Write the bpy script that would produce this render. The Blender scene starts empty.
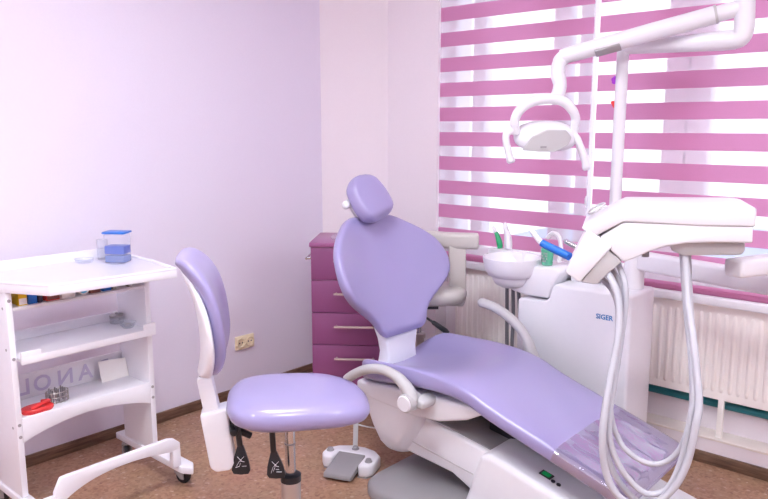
import bpy, bmesh, math, random
from mathutils import Vector as V, Matrix as M
random.seed(5)
S = bpy.context.scene
COL = S.collection
R = math.radians
# ------------------------------------------------------------------ camera
F = 727.0; CX, CY = 384.0, 249.5
TH, YAW, H = R(9.45), R(41.5), 1.42
FW = V((-math.sin(YAW)*math.cos(TH), math.cos(YAW)*math.cos(TH), -math.sin(TH)))
RT = V((math.cos(YAW), math.sin(YAW), 0)); UP = RT.cross(FW)
EYE = V((0, 0, H))
cd = bpy.data.cameras.new('camera'); cam = bpy.data.objects.new('camera', cd); COL.objects.link(cam)
cd.sensor_width = 36; cd.lens = 36*F/768; cd.clip_start = .05; cd.clip_end = 200
cam.location = EYE; cam.rotation_euler = (math.pi/2-TH, 0, YAW)
S.camera = cam
def ray(x, y): return FW + RT*((x-CX)/F) - UP*((y-CY)/F)
def onz(x, y, z): r = ray(x, y); return EYE + r*((z-H)/r.z)
def onx(x, y, X): r = ray(x, y); return EYE + r*(X/r.x)
def ony(x, y, Y): r = ray(x, y); return EYE + r*(Y/r.y)
def ond(x, y, d): return EYE + ray(x, y)*d
def onp(x, y, o, n): r = ray(x, y); return EYE + r*((o-EYE).dot(n)/r.dot(n))

# ------------------------------------------------------------------ materials
def srgb(c):
    return tuple(((v/255)/12.92 if v/255 <= .04045 else ((v/255+.055)/1.055)**2.4) for v in c) + (1,)
MATS = {}
def mat(name, rgb, rough=.45, metal=0, spec=.5, noise=0, scale=40, bump=0, coat=0, trans=0, emit=0):
    if name in MATS: return MATS[name]
    m = bpy.data.materials.new(name); m.use_nodes = True
    nt = m.node_tree; b = nt.nodes['Principled BSDF']
    c = srgb(rgb)
    b.inputs['Base Color'].default_value = c
    b.inputs['Roughness'].default_value = rough; b.inputs['Metallic'].default_value = metal
    b.inputs['Specular IOR Level'].default_value = spec
    b.inputs['Coat Weight'].default_value = coat; b.inputs['Coat Roughness'].default_value = .08
    b.inputs['Transmission Weight'].default_value = trans
    if emit:
        b.inputs['Emission Color'].default_value = c; b.inputs['Emission Strength'].default_value = emit
    tc = nt.nodes.new('ShaderNodeTexCoord')
    nz = nt.nodes.new('ShaderNodeTexNoise'); nz.inputs['Scale'].default_value = scale; nz.inputs['Detail'].default_value = 3
    nt.links.new(tc.outputs['Object'], nz.inputs['Vector'])
    mx = nt.nodes.new('ShaderNodeMix'); mx.data_type = 'RGBA'
    k = max(noise, .015)
    mx.inputs[6].default_value = tuple(v*(1-k) for v in c[:3]) + (1,)
    mx.inputs[7].default_value = tuple(min(1, v*(1+k)) for v in c[:3]) + (1,)
    nt.links.new(nz.outputs['Fac'], mx.inputs[0]); nt.links.new(mx.outputs[2], b.inputs['Base Color'])
    if bump:
        bp = nt.nodes.new('ShaderNodeBump'); bp.inputs['Strength'].default_value = bump; bp.inputs['Distance'].default_value = .002
        nt.links.new(nz.outputs['Fac'], bp.inputs['Height']); nt.links.new(bp.outputs['Normal'], b.inputs['Normal'])
    MATS[name] = m
    return m
def mat_clear(name, rgb, alpha=.35, rough=.1):
    m = bpy.data.materials.new(name); m.use_nodes = True; nt = m.node_tree; nt.nodes.clear()
    o = nt.nodes.new('ShaderNodeOutputMaterial'); t = nt.nodes.new('ShaderNodeBsdfTransparent'); p = nt.nodes.new('ShaderNodeBsdfPrincipled')
    p.inputs['Base Color'].default_value = srgb(rgb); p.inputs['Roughness'].default_value = rough
    t.inputs['Color'].default_value = (*[.6+.4*v for v in srgb(rgb)[:3]], 1)
    x = nt.nodes.new('ShaderNodeMixShader'); x.inputs[0].default_value = alpha
    nt.links.new(t.outputs[0], x.inputs[1]); nt.links.new(p.outputs[0], x.inputs[2]); nt.links.new(x.outputs[0], o.inputs[0])
    MATS[name] = m
    return m
def mat_blind(name, rgb, transp, transl, diff):
    m = bpy.data.materials.new(name); m.use_nodes = True; nt = m.node_tree; nt.nodes.clear()
    o = nt.nodes.new('ShaderNodeOutputMaterial')
    d = nt.nodes.new('ShaderNodeBsdfDiffuse'); tl = nt.nodes.new('ShaderNodeBsdfTranslucent'); tp = nt.nodes.new('ShaderNodeBsdfTransparent')
    tc = nt.nodes.new('ShaderNodeTexCoord'); w = nt.nodes.new('ShaderNodeTexNoise'); w.inputs['Scale'].default_value = 240
    nt.links.new(tc.outputs['Object'], w.inputs['Vector'])
    mx = nt.nodes.new('ShaderNodeMix'); mx.data_type = 'RGBA'
    c = srgb(rgb); mx.inputs[6].default_value = tuple(v*.95 for v in c[:3])+(1,); mx.inputs[7].default_value = tuple(min(1, v*1.05) for v in c[:3])+(1,)
    nt.links.new(w.outputs['Fac'], mx.inputs[0])
    nt.links.new(mx.outputs[2], d.inputs['Color']); nt.links.new(mx.outputs[2], tl.inputs['Color'])
    a = nt.nodes.new('ShaderNodeMixShader'); a.inputs[0].default_value = transl/(transl+diff)
    nt.links.new(d.outputs[0], a.inputs[1]); nt.links.new(tl.outputs[0], a.inputs[2])
    b = nt.nodes.new('ShaderNodeMixShader'); b.inputs[0].default_value = transp
    nt.links.new(a.outputs[0], b.inputs[1]); nt.links.new(tp.outputs[0], b.inputs[2]); nt.links.new(b.outputs[0], o.inputs[0])
    MATS[name] = m
    return m
def mat_floor():
    m = bpy.data.materials.new('speckled_floor'); m.use_nodes = True; nt = m.node_tree; b = nt.nodes['Principled BSDF']
    b.inputs['Roughness'].default_value = .42; b.inputs['Specular IOR Level'].default_value = .35
    tc = nt.nodes.new('ShaderNodeTexCoord')
    vo = nt.nodes.new('ShaderNodeTexVoronoi'); vo.inputs['Scale'].default_value = 90
    nz = nt.nodes.new('ShaderNodeTexNoise'); nz.inputs['Scale'].default_value = 5; nz.inputs['Detail'].default_value = 4
    for n in (vo, nz): nt.links.new(tc.outputs['Object'], n.inputs['Vector'])
    cr = nt.nodes.new('ShaderNodeValToRGB'); e = cr.color_ramp.elements
    e[0].position = 0; e[0].color = srgb((140, 102, 84)); e[1].position = 1; e[1].color = srgb((216, 190, 168))
    for p, c in ((.3, (176, 137, 112)), (.62, (186, 149, 122)), (.78, (160, 120, 96))):
        q = e.new(p); q.color = srgb(c)
    nt.links.new(vo.outputs['Color'], cr.inputs[0])
    mx = nt.nodes.new('ShaderNodeMix'); mx.data_type = 'RGBA'; mx.blend_type = 'MULTIPLY'; mx.inputs[0].default_value = .25
    nt.links.new(cr.outputs[0], mx.inputs[6]); nt.links.new(nz.outputs['Color'], mx.inputs[7]); nt.links.new(mx.outputs[2], b.inputs['Base Color'])
    return m
def mat_wood():
    m = bpy.data.materials.new('dark_wood'); m.use_nodes = True; nt = m.node_tree; b = nt.nodes['Principled BSDF']
    b.inputs['Roughness'].default_value = .5
    tc = nt.nodes.new('ShaderNodeTexCoord'); mp = nt.nodes.new('ShaderNodeMapping'); mp.inputs['Scale'].default_value = (3, 3, 40)
    nz = nt.nodes.new('ShaderNodeTexNoise'); nz.inputs['Scale'].default_value = 3; nz.inputs['Detail'].default_value = 5
    cr = nt.nodes.new('ShaderNodeValToRGB'); e = cr.color_ramp.elements
    e[0].position = .3; e[0].color = srgb((84, 62, 50)); e[1].position = .75; e[1].color = srgb((138, 108, 88))
    nt.links.new(tc.outputs['Object'], mp.inputs[0]); nt.links.new(mp.outputs[0], nz.inputs['Vector']); nt.links.new(nz.outputs['Fac'], cr.inputs[0])
    nt.links.new(cr.outputs[0], b.inputs['Base Color'])
    return m
WALL = mat('lilac_wall_paint', (231, 226, 241), .75, noise=.02, scale=120, bump=.05)
WALL2 = mat('pale_rose_wall_paint', (240, 233, 238), .75, noise=.02, scale=120, bump=.05)
CEIL = mat('ceiling_white', (245, 244, 244), .8)
FLOOR = mat_floor(); WOOD = mat_wood()
LILAC = mat('lilac_upholstery', (155, 148, 192), .3, spec=.5, coat=.4, noise=.02, scale=300)
WHITE = mat('white_plastic', (228, 228, 233), .32)
WHITE2 = mat('white_laminate', (238, 238, 244), .38)
COOLW = mat('cool_white_shell', (236, 238, 244), .3)
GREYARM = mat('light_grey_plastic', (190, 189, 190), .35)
BEIGE = mat('warm_grey_vinyl', (196, 192, 186), .38)
DGREY = mat('mid_grey_plastic', (148, 146, 148), .45)
MGREY = mat('grey_metal_paint', (166, 163, 165), .3, metal=.2)
HOSE = mat('grey_hose', (188, 189, 197), .4)
HOSED = mat('dark_grey_hose', (126, 124, 130), .45)
CHROME = mat('chrome', (205, 205, 210), .16, metal=1)
STEEL = mat('brushed_steel', (196, 190, 186), .28, metal=.9)
BLACK = mat('black_plastic', (32, 32, 38), .4)
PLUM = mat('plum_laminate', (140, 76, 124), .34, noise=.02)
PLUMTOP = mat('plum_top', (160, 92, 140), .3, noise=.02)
HANDLE = mat('satin_handle', (232, 218, 216), .25, metal=.5)
CREAM = mat('cream_plastic', (240, 228, 196), .4)
LEDGE = mat('cream_ledge', (236, 228, 220), .5)
RADW = mat('radiator_white', (252, 249, 244), .4)
TEAL = mat('teal_paint', (24, 112, 122), .35)
BLUE = mat('blue_plastic', (28, 108, 200), .3)
BLUE2 = mat('deep_blue_plastic', (6, 78, 186), .4)
GREEN = mat('green_plastic', (40, 168, 110), .35)
RED = mat('red_plastic', (232, 62, 62), .35)
YELLOW = mat('yellow_card', (240, 200, 40), .5)
DARK = mat('dark_card', (50, 42, 66), .5)
BROWN = mat('brown_card', (128, 76, 70), .5)
PURPLE = mat('purple_paper', (176, 60, 214), .5)
CYAN = mat('cyan_print', (90, 190, 230), .4)
INK = mat('lilac_letter_print', (206, 199, 224), .5)
LOGO = mat('blue_letter_print', (38, 122, 184), .4)
SYMB = mat('white_print', (235, 235, 240), .5)
LCD = mat('green_display', (30, 130, 76), .2, emit=.4)
CARD = mat('white_card', (246, 244, 240), .5)
LINER = mat('pale_grey_liner', (216, 215, 228), .3)
FRAME = mat('window_frame_white', (244, 243, 248), .4)
CLEAR = mat_clear('clear_plastic', (236, 238, 244), .16)
CLEARG = mat_clear('clear_green_plastic', (130, 222, 190), .42)
GLASS = mat_clear('window_glass', (250, 252, 255), .04, .02)
BLUEJELLY = mat_clear('clear_blue_tint', (120, 150, 214), .6)
def mat_film():
    m = bpy.data.materials.new('clear_film'); m.use_nodes = True; nt = m.node_tree; nt.nodes.clear()
    o = nt.nodes.new('ShaderNodeOutputMaterial'); a = nt.nodes.new('ShaderNodeBsdfTransparent'); g_ = nt.nodes.new('ShaderNodeBsdfGlossy')
    g_.inputs['Roughness'].default_value = .06; a.inputs['Color'].default_value = (.97, .97, .98, 1)
    tc = nt.nodes.new('ShaderNodeTexCoord'); mp = nt.nodes.new('ShaderNodeMapping'); mp.inputs['Scale'].default_value = (4, 9, 4); mp.inputs['Rotation'].default_value = (0, 0, .5)
    nz = nt.nodes.new('ShaderNodeTexNoise'); nz.inputs['Scale'].default_value = 1.3; nz.inputs['Detail'].default_value = 1.5
    bp = nt.nodes.new('ShaderNodeBump'); bp.inputs['Strength'].default_value = .5; bp.inputs['Distance'].default_value = .03
    nt.links.new(tc.outputs['Object'], mp.inputs[0]); nt.links.new(mp.outputs[0], nz.inputs['Vector']); nt.links.new(nz.outputs['Fac'], bp.inputs['Height']); nt.links.new(bp.outputs['Normal'], g_.inputs['Normal'])
    x = nt.nodes.new('ShaderNodeMixShader'); x.inputs[0].default_value = .36
    nt.links.new(a.outputs[0], x.inputs[1]); nt.links.new(g_.outputs[0], x.inputs[2]); nt.links.new(x.outputs[0], o.inputs[0])
    return m
FILM = mat_film()
PINK = mat_blind('pink_blind_fabric', (210, 142, 180), .0, .52, .48)
SHEER = mat_blind('sheer_blind_fabric', (248, 246, 252), .55, .6, .4)
BUILD = mat('blue_grey_roof', (150, 172, 214), .6)
LAMPFACE = mat('lamp_glass', (226, 228, 232), .25)
LIGHTON = mat('fill_panel_glow', (244, 247, 255), .5, emit=31)  # glow of the fill panels added overhead

# ------------------------------------------------------------------ mesh tools
class MB:
    def __init__(s): s.v = []; s.f = []; s.mi = []
    def add(s, vs, fs, mi=0):
        o = len(s.v); s.v += [V(p) for p in vs]
        for f in fs: s.f.append([i+o for i in f]); s.mi.append(mi)
        return s
    def box(s, lo, hi, mi=0):
        (a, b, c), (d, e, f) = lo, hi
        return s.add([(a,b,c),(d,b,c),(d,e,c),(a,e,c),(a,b,f),(d,b,f),(d,e,f),(a,e,f)],
                     [(0,3,2,1),(4,5,6,7),(0,1,5,4),(1,2,6,5),(2,3,7,6),(3,0,4,7)], mi)
    def obox(s, o, ax, size, mi=0):   # centred box in a frame
        x, y, z = [V(a)*(k/2) for a, k in zip(ax, size)]; o = V(o)
        vs = [o+x*i+y*j+z*k for k in (-1,1) for i, j in ((-1,-1),(1,-1),(1,1),(-1,1))]
        return s.add(vs, [(0,3,2,1),(4,5,6,7),(0,1,5,4),(1,2,6,5),(2,3,7,6),(3,0,4,7)], mi)
    def prism(s, poly, ext, mi=0):
        n = len(poly); p = [V(q) for q in poly]; e = V(ext)
        return s.add(p+[q+e for q in p], [tuple(range(n-1,-1,-1)), tuple(range(n, 2*n))] + [(i,(i+1)%n,(i+1)%n+n,i+n) for i in range(n)], mi)
    def loft(s, rings, cap=True, closed=False, mi=0):
        n = len(rings[0]); vs = [p for r in rings for p in r]; k = len(rings); fs = []
        for a in range(k if closed else k-1):
            b = (a+1) % k
            for i in range(n):
                j = (i+1) % n; fs.append((a*n+i, a*n+j, b*n+j, b*n+i))
        if cap and not closed: fs += [tuple(range(n-1,-1,-1)), tuple((k-1)*n+i for i in range(n))]
        return s.add(vs, fs, mi)
    def tube(s, pts, r, n=12, closed=False, mi=0, flat=None):
        pts = [V(p) for p in pts]; k = len(pts); rings = []
        rr = r if isinstance(r, (list, tuple)) else [r]*k
        prev = None
        for i in range(k):
            a = pts[(i-1) % k] if (closed or i > 0) else pts[i]; b = pts[(i+1) % k] if (closed or i < k-1) else pts[i]
            t = (b-a).normalized()
            if prev is None:
                u = t.cross(V((0,0,1)));
                if u.length < .2: u = t.cross(V((1,0,0)))
            else: u = prev - t*prev.dot(t)
            u.normalize(); prev = u; w = t.cross(u)
            rings.append([pts[i]+u*(rr[i]*math.cos(2*math.pi*j/n))+w*((flat or 1)*rr[i]*math.sin(2*math.pi*j/n)) for j in range(n)])
        return s.loft(rings, not closed, closed, mi)
    def cyl(s, a, b, r, n=20, mi=0, r2=None): return s.tube([a, b], [r, r if r2 is None else r2], n, mi=mi)
    def lathe(s, prof, c, n=32, axis=(0,0,1), mi=0):
        z = V(axis).normalized(); x = z.cross(V((0,1,0)));
        if x.length < .1: x = z.cross(V((1,0,0)))
        x.normalize(); y = z.cross(x); c = V(c)
        return s.loft([[c+z*h+x*(r*math.cos(2*math.pi*j/n))+y*(r*math.sin(2*math.pi*j/n)) for j in range(n)] for r, h in prof], mi=mi)
def smooth(pts, k=8, closed=False):
    p = [V(q) for q in pts]; n = len(p); out = []
    for i in range(n if closed else n-1):
        g = lambda j: p[j % n] if closed else p[max(0, min(n-1, j))]
        a, b, c, d = g(i-1), g(i), g(i+1), g(i+2)
        for q in range(k):
            t = q/k
            out.append(.5*((2*b)+(c-a)*t+(2*a-5*b+4*c-d)*t*t+(3*b-a-3*c+d)*t**3))
    if not closed: out.append(p[-1])
    return out
def sgp(c, e): return math.copysign(abs(c)**e, c)
def padring(o, u, n, w, t, e=3.2, bol=0, N=44, bp=2.5):
    out = []
    for j in range(N):
        a = 2*math.pi*j/N; c, q = sgp(math.cos(a), 2/e), sgp(math.sin(a), 2/e)
        k = t/2*q
        if q > 0: k += bol*abs(c)**bp*min(1, q*1.6)
        out.append(V(o)+V(u)*(w*c)+V(n)*k)
    return out
def rounded(st, ends=(.05, .05), k=4):
    """st: list of (dist, ...numbers); returns the list plus shrinking stations that round both ends -> (station, shrink)"""
    out = []
    def lerp(a, b, f): return tuple(x+(y-x)*f for x, y in zip(a, b))
    def at(d):
        for a, b in zip(st, st[1:]):
            if d <= b[0]: return lerp(a, b, (d-a[0])/(b[0]-a[0]))
        return st[-1]
    d0, d1 = st[0][0], st[-1][0]
    for i in range(k+1):
        f = i/k; a = f*math.pi/2
        out.append((at(d0+ends[0]*(1-math.cos(a))), max(.12, math.sin(a))))
    n = max(6, int((d1-d0)/.03))
    for i in range(1, n): out.append((at(d0+ends[0]+(d1-d0-ends[0]-ends[1])*i/n), 1))
    for i in range(k+1):
        f = i/k; a = f*math.pi/2
        out.append((at(d1-ends[1]*(1-math.sin(a))), max(.12, math.cos(a))))
    return out
WM = {}
def world(o): return WM.get(o.name, M.Identity(4))
def build(name, mb, m, parent=None, bevel=0, seg=2, label=None, sub=0, ang=35, origin=None, kind=None):
    """one mesh object; vertices are given in world space"""
    if parent is not None: W = world(parent)
    else: W = M.Translation(V(origin) if origin is not None else V((0,0,0)))
    inv = W.inverted()
    me = bpy.data.meshes.new(name)
    me.from_pydata([tuple(inv @ p) for p in mb.v], [], mb.f)
    for k in (m if isinstance(m, (list, tuple)) else [m]): me.materials.append(k)
    for p, i in zip(me.polygons, mb.mi): p.material_index = i
    bm = bmesh.new(); bm.from_mesh(me)
    bmesh.ops.recalc_face_normals(bm, faces=bm.faces)
    if bevel:
        es = [e for e in bm.edges if len(e.link_faces) == 2 and e.calc_face_angle(0) > R(28)]
        bmesh.ops.bevel(bm, geom=es, offset=bevel, segments=seg, profile=.5, affect='EDGES', clamp_overlap=True)
    bm.to_mesh(me); bm.free()
    for p in me.polygons: p.use_smooth = True
    me.set_sharp_from_angle(angle=R(ang))
    o = bpy.data.objects.new(name, me); COL.objects.link(o)
    if parent is not None: o.parent = parent; WM[o.name] = W
    else: o.matrix_world = W; WM[o.name] = W
    if sub:
        md = o.modifiers.new('sub', 'SUBSURF'); md.levels = sub; md.render_levels = sub
    if label: o['label'] = label
    if kind: o['kind'] = kind
    return o
def tag(o, label, cat, group=None):
    o['label'] = label; o['category'] = cat
    if group: o['group'] = group
    return o
def thing(name, label, cat, loc, rz=0, group=None):
    o = bpy.data.objects.new(name, None); COL.objects.link(o)
    o.location = loc; o.rotation_euler = (0, 0, rz); o.empty_display_size = .05
    WM[o.name] = M.Translation(V(loc)) @ M.Rotation(rz, 4, 'Z')
    return tag(o, label, cat, group)
def single(name, mb, m, label, cat, origin, group=None, **k):
    return tag(build(name, mb, m, None, origin=origin, **k), label, cat, group)
def struct(name, mb, m, parent=None, **k):
    return build(name, mb, m, parent, kind=None if parent else 'structure', **k)
def text_mb(mb, s, size, o, xa, ya, depth=.001, mi=0, bold=0):
    """lettering laid out in the frame xa, ya at o, added to mb"""
    cu = bpy.data.curves.new('t', 'FONT'); cu.body = s; cu.size = size; cu.extrude = depth/2; cu.offset = bold
    cu.align_x = 'CENTER'; cu.align_y = 'CENTER'; cu.resolution_u = 3
    ob = bpy.data.objects.new('t', cu); COL.objects.link(ob)
    dg = bpy.context.evaluated_depsgraph_get(); dg.update()
    me = bpy.data.meshes.new_from_object(ob.evaluated_get(dg))
    xa, ya = V(xa), V(ya); za = xa.cross(ya)
    mb.add([V(o)+xa*v.co.x+ya*v.co.y+za*v.co.z for v in me.vertices], [tuple(p.vertices) for p in me.polygons], mi)
    bpy.data.objects.remove(ob); bpy.data.meshes.remove(me)
    return mb
X1, Y1, Z1 = V((1,0,0)), V((0,1,0)), V((0,0,1))

# ------------------------------------------------------------------ room
WL, WW, CEILZ = -3.06, 3.12, 2.72
WX1, WY0 = 2.3, -2.3
OX0, OX1, OZ0, OZ1 = -2.38, -.42, .70, 2.52        # window opening
struct('floor', MB().box((WL-.2, WY0-.2, -.1), (WX1+.2, WW+.4, 0)), FLOOR)
struct('ceiling', MB().box((WL-.2, WY0-.2, CEILZ), (WX1+.2, WW+.4, CEILZ+.1)), CEIL)
struct('wall_left', MB().box((WL-.15, WY0, 0), (WL, WW+.3, CEILZ)), WALL)
struct('wall_right', MB().box((WX1, WY0, 0), (WX1+.15, WW+.3, CEILZ)), WALL)
struct('wall_front', MB().box((WL-.15, WY0-.15, 0), (WX1+.15, WY0, CEILZ)), WALL2)
w = MB()
w.box((WL-.1, WW, 0), (OX0, WW+.3, CEILZ)); w.box((OX1, WW, 0), (WX1+.1, WW+.3, CEILZ))
w.box((OX0, WW, OZ1), (OX1, WW+.3, CEILZ))
w.box((OX0, WW, 0), (OX1, WW+.3, .107)); w.box((OX0, WW+.1, .1), (OX1, WW+.3, OZ0))   # shallow recess for the radiator
struct('wall_back', w, WALL2)
struct('trim_3', MB().prism([(WL-.02, 2.905, 0), (-2.728, WW+.002, 0), (-2.72, WW+.02, 0), (WL-.02, WW+.02, 0)], (0,0,CEILZ)), WALL2)             # chamfered corner casing
struct('trim_1', MB().box((OX0-.01, WW-.025, OZ0-.005), (OX1+.02, WW+.29, OZ0+.03)), WHITE, bevel=.006)   # window sill
struct('trim_2', MB().box((OX0, WW-.004, .107), (OX1, WW+.1, .118)), LEDGE, bevel=.003)                   # cream ledge under radiator
struct('baseboard_left', MB().box((WL, WY0, 0), (WL+.014, 2.92, .052)), WOOD, bevel=.004)
bb = MB(); bb.box((-2.74, WW-.014, 0), (WX1, WW, .052))
struct('baseboard_back', bb, WOOD, bevel=.004)
# windows: white frames with vertical members behind the blinds
def winx(px): return ony(px, 100, 3.27).x
def window(name, x0, x1, mull):
    f = MB(); z0, z1, y0, y1 = OZ0+.03, OZ1, 3.235, 3.305
    f.box((x0, y0, z0), (x0+.03, y1, z1)); f.box((x1-.03, y0, z0), (x1, y1, z1))
    f.box((x0, y0, z0), (x1, y1, z0+.06)); f.box((x0, y0, z1-.06), (x1, y1, z1))
    for a, b in mull: f.box((a, y0-.01, z0), (b, y1, z1))
    o = struct(name, f, FRAME, bevel=.006)
    build('glass', MB().box((x0+.03, 3.268, z0+.03), (x1-.03, 3.274, z1-.03)), GLASS, o)
    return o
window('window_1', OX0, winx(587), [(winx(477), winx(489.5)), (winx(556), winx(572))])
window('window_2', winx(587)+.002, OX1, [(winx(668), winx(690)), (winx(692), winx(714))])
bl = MB(); bl.box((-9, 7, -4), (9, 17, -1.05)); bl.box((-9, 16.6, -1.05), (9, 17, -.7))
struct('exterior_roof', bl, BUILD)

# added fill panels, unseen above the frame, to brighten the room
for i, (x, y) in enumerate(((-1.4, 1.05), (.0, .2), (-1.5, -1.1), (.9, 1.7))):
    t = thing('added_fill_panel', ['square added fill light panel above the purple stool', 'square added fill light panel above the middle of the room',
               'square added fill light panel beside the wall opposite the window', 'square added fill light panel toward the right end of the room'][i], 'added fill light', (x, y, CEILZ-.03), group='added fill panels out of view')
    fr = MB()
    for a, b in (((-.31,-.31),(-.28,.31)), ((.28,-.31),(.31,.31)), ((-.28,-.31),(.28,-.28)), ((-.28,.28),(.28,.31))):
        fr.box((x+a[0], y+a[1], CEILZ-.03), (x+b[0], y+b[1], CEILZ))
    build('frame', fr, WHITE, t)
    build('fill_emitter', MB().box((x-.28, y-.28, CEILZ-.02), (x+.28, y+.28, CEILZ-.006)), LIGHTON, t)

# ------------------------------------------------------------------ roller blinds
def blind(x0, x1, label, chain):
    yb = WW+.012; zb = .735
    t = thing('roller_blind', label, 'blind', ((x0+x1)/2, yb, zb), group='striped roller blinds in the window')
    f = MB(); z = zb; edges = []
    k = -1
    while True:
        a = .893-.071+.127*k; b = a+.071
        if a > 2.44: break
        edges.append((max(a, zb), b, 0)); edges.append((b, b+.056, 1)); k += 1
    for a, b, mi in edges:
        b = min(b, 2.45)
        if b > a: f.add([(x0,yb,a),(x1,yb,a),(x1,yb,b),(x0,yb,b)], [(0,1,2,3)], mi)
    build('fabric', f, [PINK, SHEER], t)
    build('bottom_rail', MB().box((x0, yb-.008, zb-.004), (x1, yb+.006, zb+.018)), PINK, t, bevel=.003, label='narrow pink bottom rail')
    build('headbox', MB().box((x0-.003, yb-.03, 2.44), (x1+.003, yb+.05, 2.52)), WHITE, t, bevel=.01)
    if chain:
        c = MB(); cx = x1+.004
        z = 2.44
        c.tube([(cx, yb-.012, 2.46), (cx, yb-.012, 1.1)], .0011, 6)
        while z > 1.1:
            c.lathe([(.001,-.004),(.0022,0),(.001,.004)], (cx, yb-.012, z), 6); z -= .02
        pc = build('pull_chain', c, WHITE, t)
        build('chain_weight', MB().lathe([(.002,0),(.008,.01),(.009,.04),(.004,.055)], (cx, yb-.012, 1.06), 12), COOLW, pc)
blind(-2.376, -1.519, 'pink and white striped roller blind left of the beaded chain, beside the bare wall', True)
blind(-1.494, OX1-.004, 'pink and white striped roller blind right of the chain, behind the lamp post', False)

# ------------------------------------------------------------------ radiator
t = thing('radiator', 'cream ribbed panel radiator under the window sill', 'radiator', (-1.35, WW+.05, .118))
rx0, rx1, rz0, rz1, ry = -2.245, OX1-.05, .288, .688, WW+.012
r = MB(); r.box((rx0, ry, rz0), (rx1, ry+.02, rz1))
x = rx0+.03
while x < rx1-.02:
    zz = [(rz0+.03, .001), (rz0+.036, .0035), (rz0+.05, .0045), (rz1-.05, .0045), (rz1-.036, .0035), (rz1-.03, .001)]
    r.loft([[V((x-.011*min(1,d/.006+.2), ry+.001, zc)), V((x-.006*min(1,d/.006+.2), ry-d+.001, zc)), V((x+.006*min(1,d/.006+.2), ry-d+.001, zc)), V((x+.011*min(1,d/.006+.2), ry+.001, zc))] for zc, d in zz])
    x += .0335
build('panel', r, RADW, t, ang=50)
b = MB(); b.box((rx0+.004, ry+.06, rz0), (rx1-.004, ry+.08, rz1)); b.box((rx0+.02, ry+.02, rz0+.03), (rx1-.02, ry+.06, rz1-.02)); build('convector_core', b, RADW, t)
b = MB(); b.box((rx0-.004, ry-.002, rz1-.03), (rx0+.004, ry+.085, rz1+.004)); b.box((rx0-.006, ry-.004, rz0), (rx0+.006, ry+.085, rz1)); build('side_cover', b, RADW, t, bevel=.003)
for px in (722,):
    p = ony(px, 420, WW+.05); build('post', MB().box((p.x-.012, WW+.014, .118), (p.x+.012, WW+.034, rz0+.02)), RADW, t, bevel=.003)
build('post', MB().box((-2.0, WW+.014, .118), (-1.976, WW+.034, rz0+.02)), RADW, t, bevel=.003)
single('heating_pipe', MB().tube([(OX0+.003, WW+.066, .25), (OX1-.003, WW+.066, .25)], .017, 16), TEAL, 'teal painted heating pipe running low behind the radiator', 'pipe', (-1.4, WW+.068, .243))

# ------------------------------------------------------------------ wall socket
t = thing('wall_socket', 'cream double electrical socket on the lilac wall', 'socket', (WL, 2.32, .292))
build('face_plate', MB().box((WL, 2.262, .255), (WL+.014, 2.384, .33)), CREAM, t, bevel=.005)
for yy in (2.294, 2.352):
    s_ = build('socket', MB().lathe([(.027,0),(.027,.006),(.022,.006),(.02,.001),(.001,.001)], (WL+.0135, yy, .293), 24, (1,0,0)), CREAM, t)
    h_ = MB()
    for d in (-.0095, .0095): h_.lathe([(.0042,0),(.0042,.0012)], (WL+.0142, yy+d, .293), 10, (1,0,0))
    build('pin_hole', h_, DARK, s_)

# ------------------------------------------------------------------ drawer cabinet in the corner
CA = R(37.5); ce, cdp = V((math.cos(CA), math.sin(CA), 0)), V((-math.sin(CA), math.cos(CA), 0))
cr_ = ony(310, 247, 1); FL = EYE + (cr_-EYE)*1.0
fl = V((-2.585, 2.363, 0)); cw, cdep, chh = .37, .34, .852
fl = fl+ce*.012
t = thing('drawer_cabinet', 'plum purple drawer cabinet standing behind the dental chair in the corner', 'cabinet', fl+ce*cw/2+cdp*cdep/2, CA)
def cb(a0, a1, b0, b1, z0, z1):
    p = [fl+ce*a+cdp*b for a, b in ((a0,b0),(a1,b0),(a1,b1),(a0,b1))]
    return [q+V((0,0,z0)) for q in p], (0,0,z1-z0)
def cbox(mb, *k): pl, e = cb(*k); return mb.prism(pl, e)
build('body', cbox(MB(), 0, cw, .018, cdep, .03, chh), PLUM, t, bevel=.002)
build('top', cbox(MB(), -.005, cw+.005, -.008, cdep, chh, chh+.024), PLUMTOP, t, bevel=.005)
build('plinth', cbox(MB(), .02, cw-.02, .03, cdep-.01, 0, .03), BLACK, t)
nd = 5; dh = (chh-.035)/nd
for i in range(nd):
    z0 = .035+dh*i
    d_ = build('drawer', cbox(MB(), .002, cw-.002, 0, .02, z0+.0015, z0+dh-.0015), PLUM, t, bevel=.0025)
    hb = MB(); zc = z0+dh*.61
    for a in (.125, .305): hb.cyl(fl+ce*a+V((0,0,zc)), fl+ce*a-cdp*.022+V((0,0,zc)), .004, 8)
    hb.obox(fl+ce*.215-cdp*.024+V((0,0,zc)), (ce, cdp, Z1), (.20, .008, .009))
    build('handle', hb, HANDLE, d_)
rl = MB(); zc = .79
for b_ in (.05, .25): rl.cyl(fl+cdp*b_+V((0,0,zc)), fl-ce*.024+cdp*b_+V((0,0,zc)), .007, 10)
rl.tube([fl-ce*.026+cdp*.03+V((0,0,zc)), fl-ce*.026+cdp*.27+V((0,0,zc))], .006, 10)
build('side_rail', rl, CHROME, t)
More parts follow.
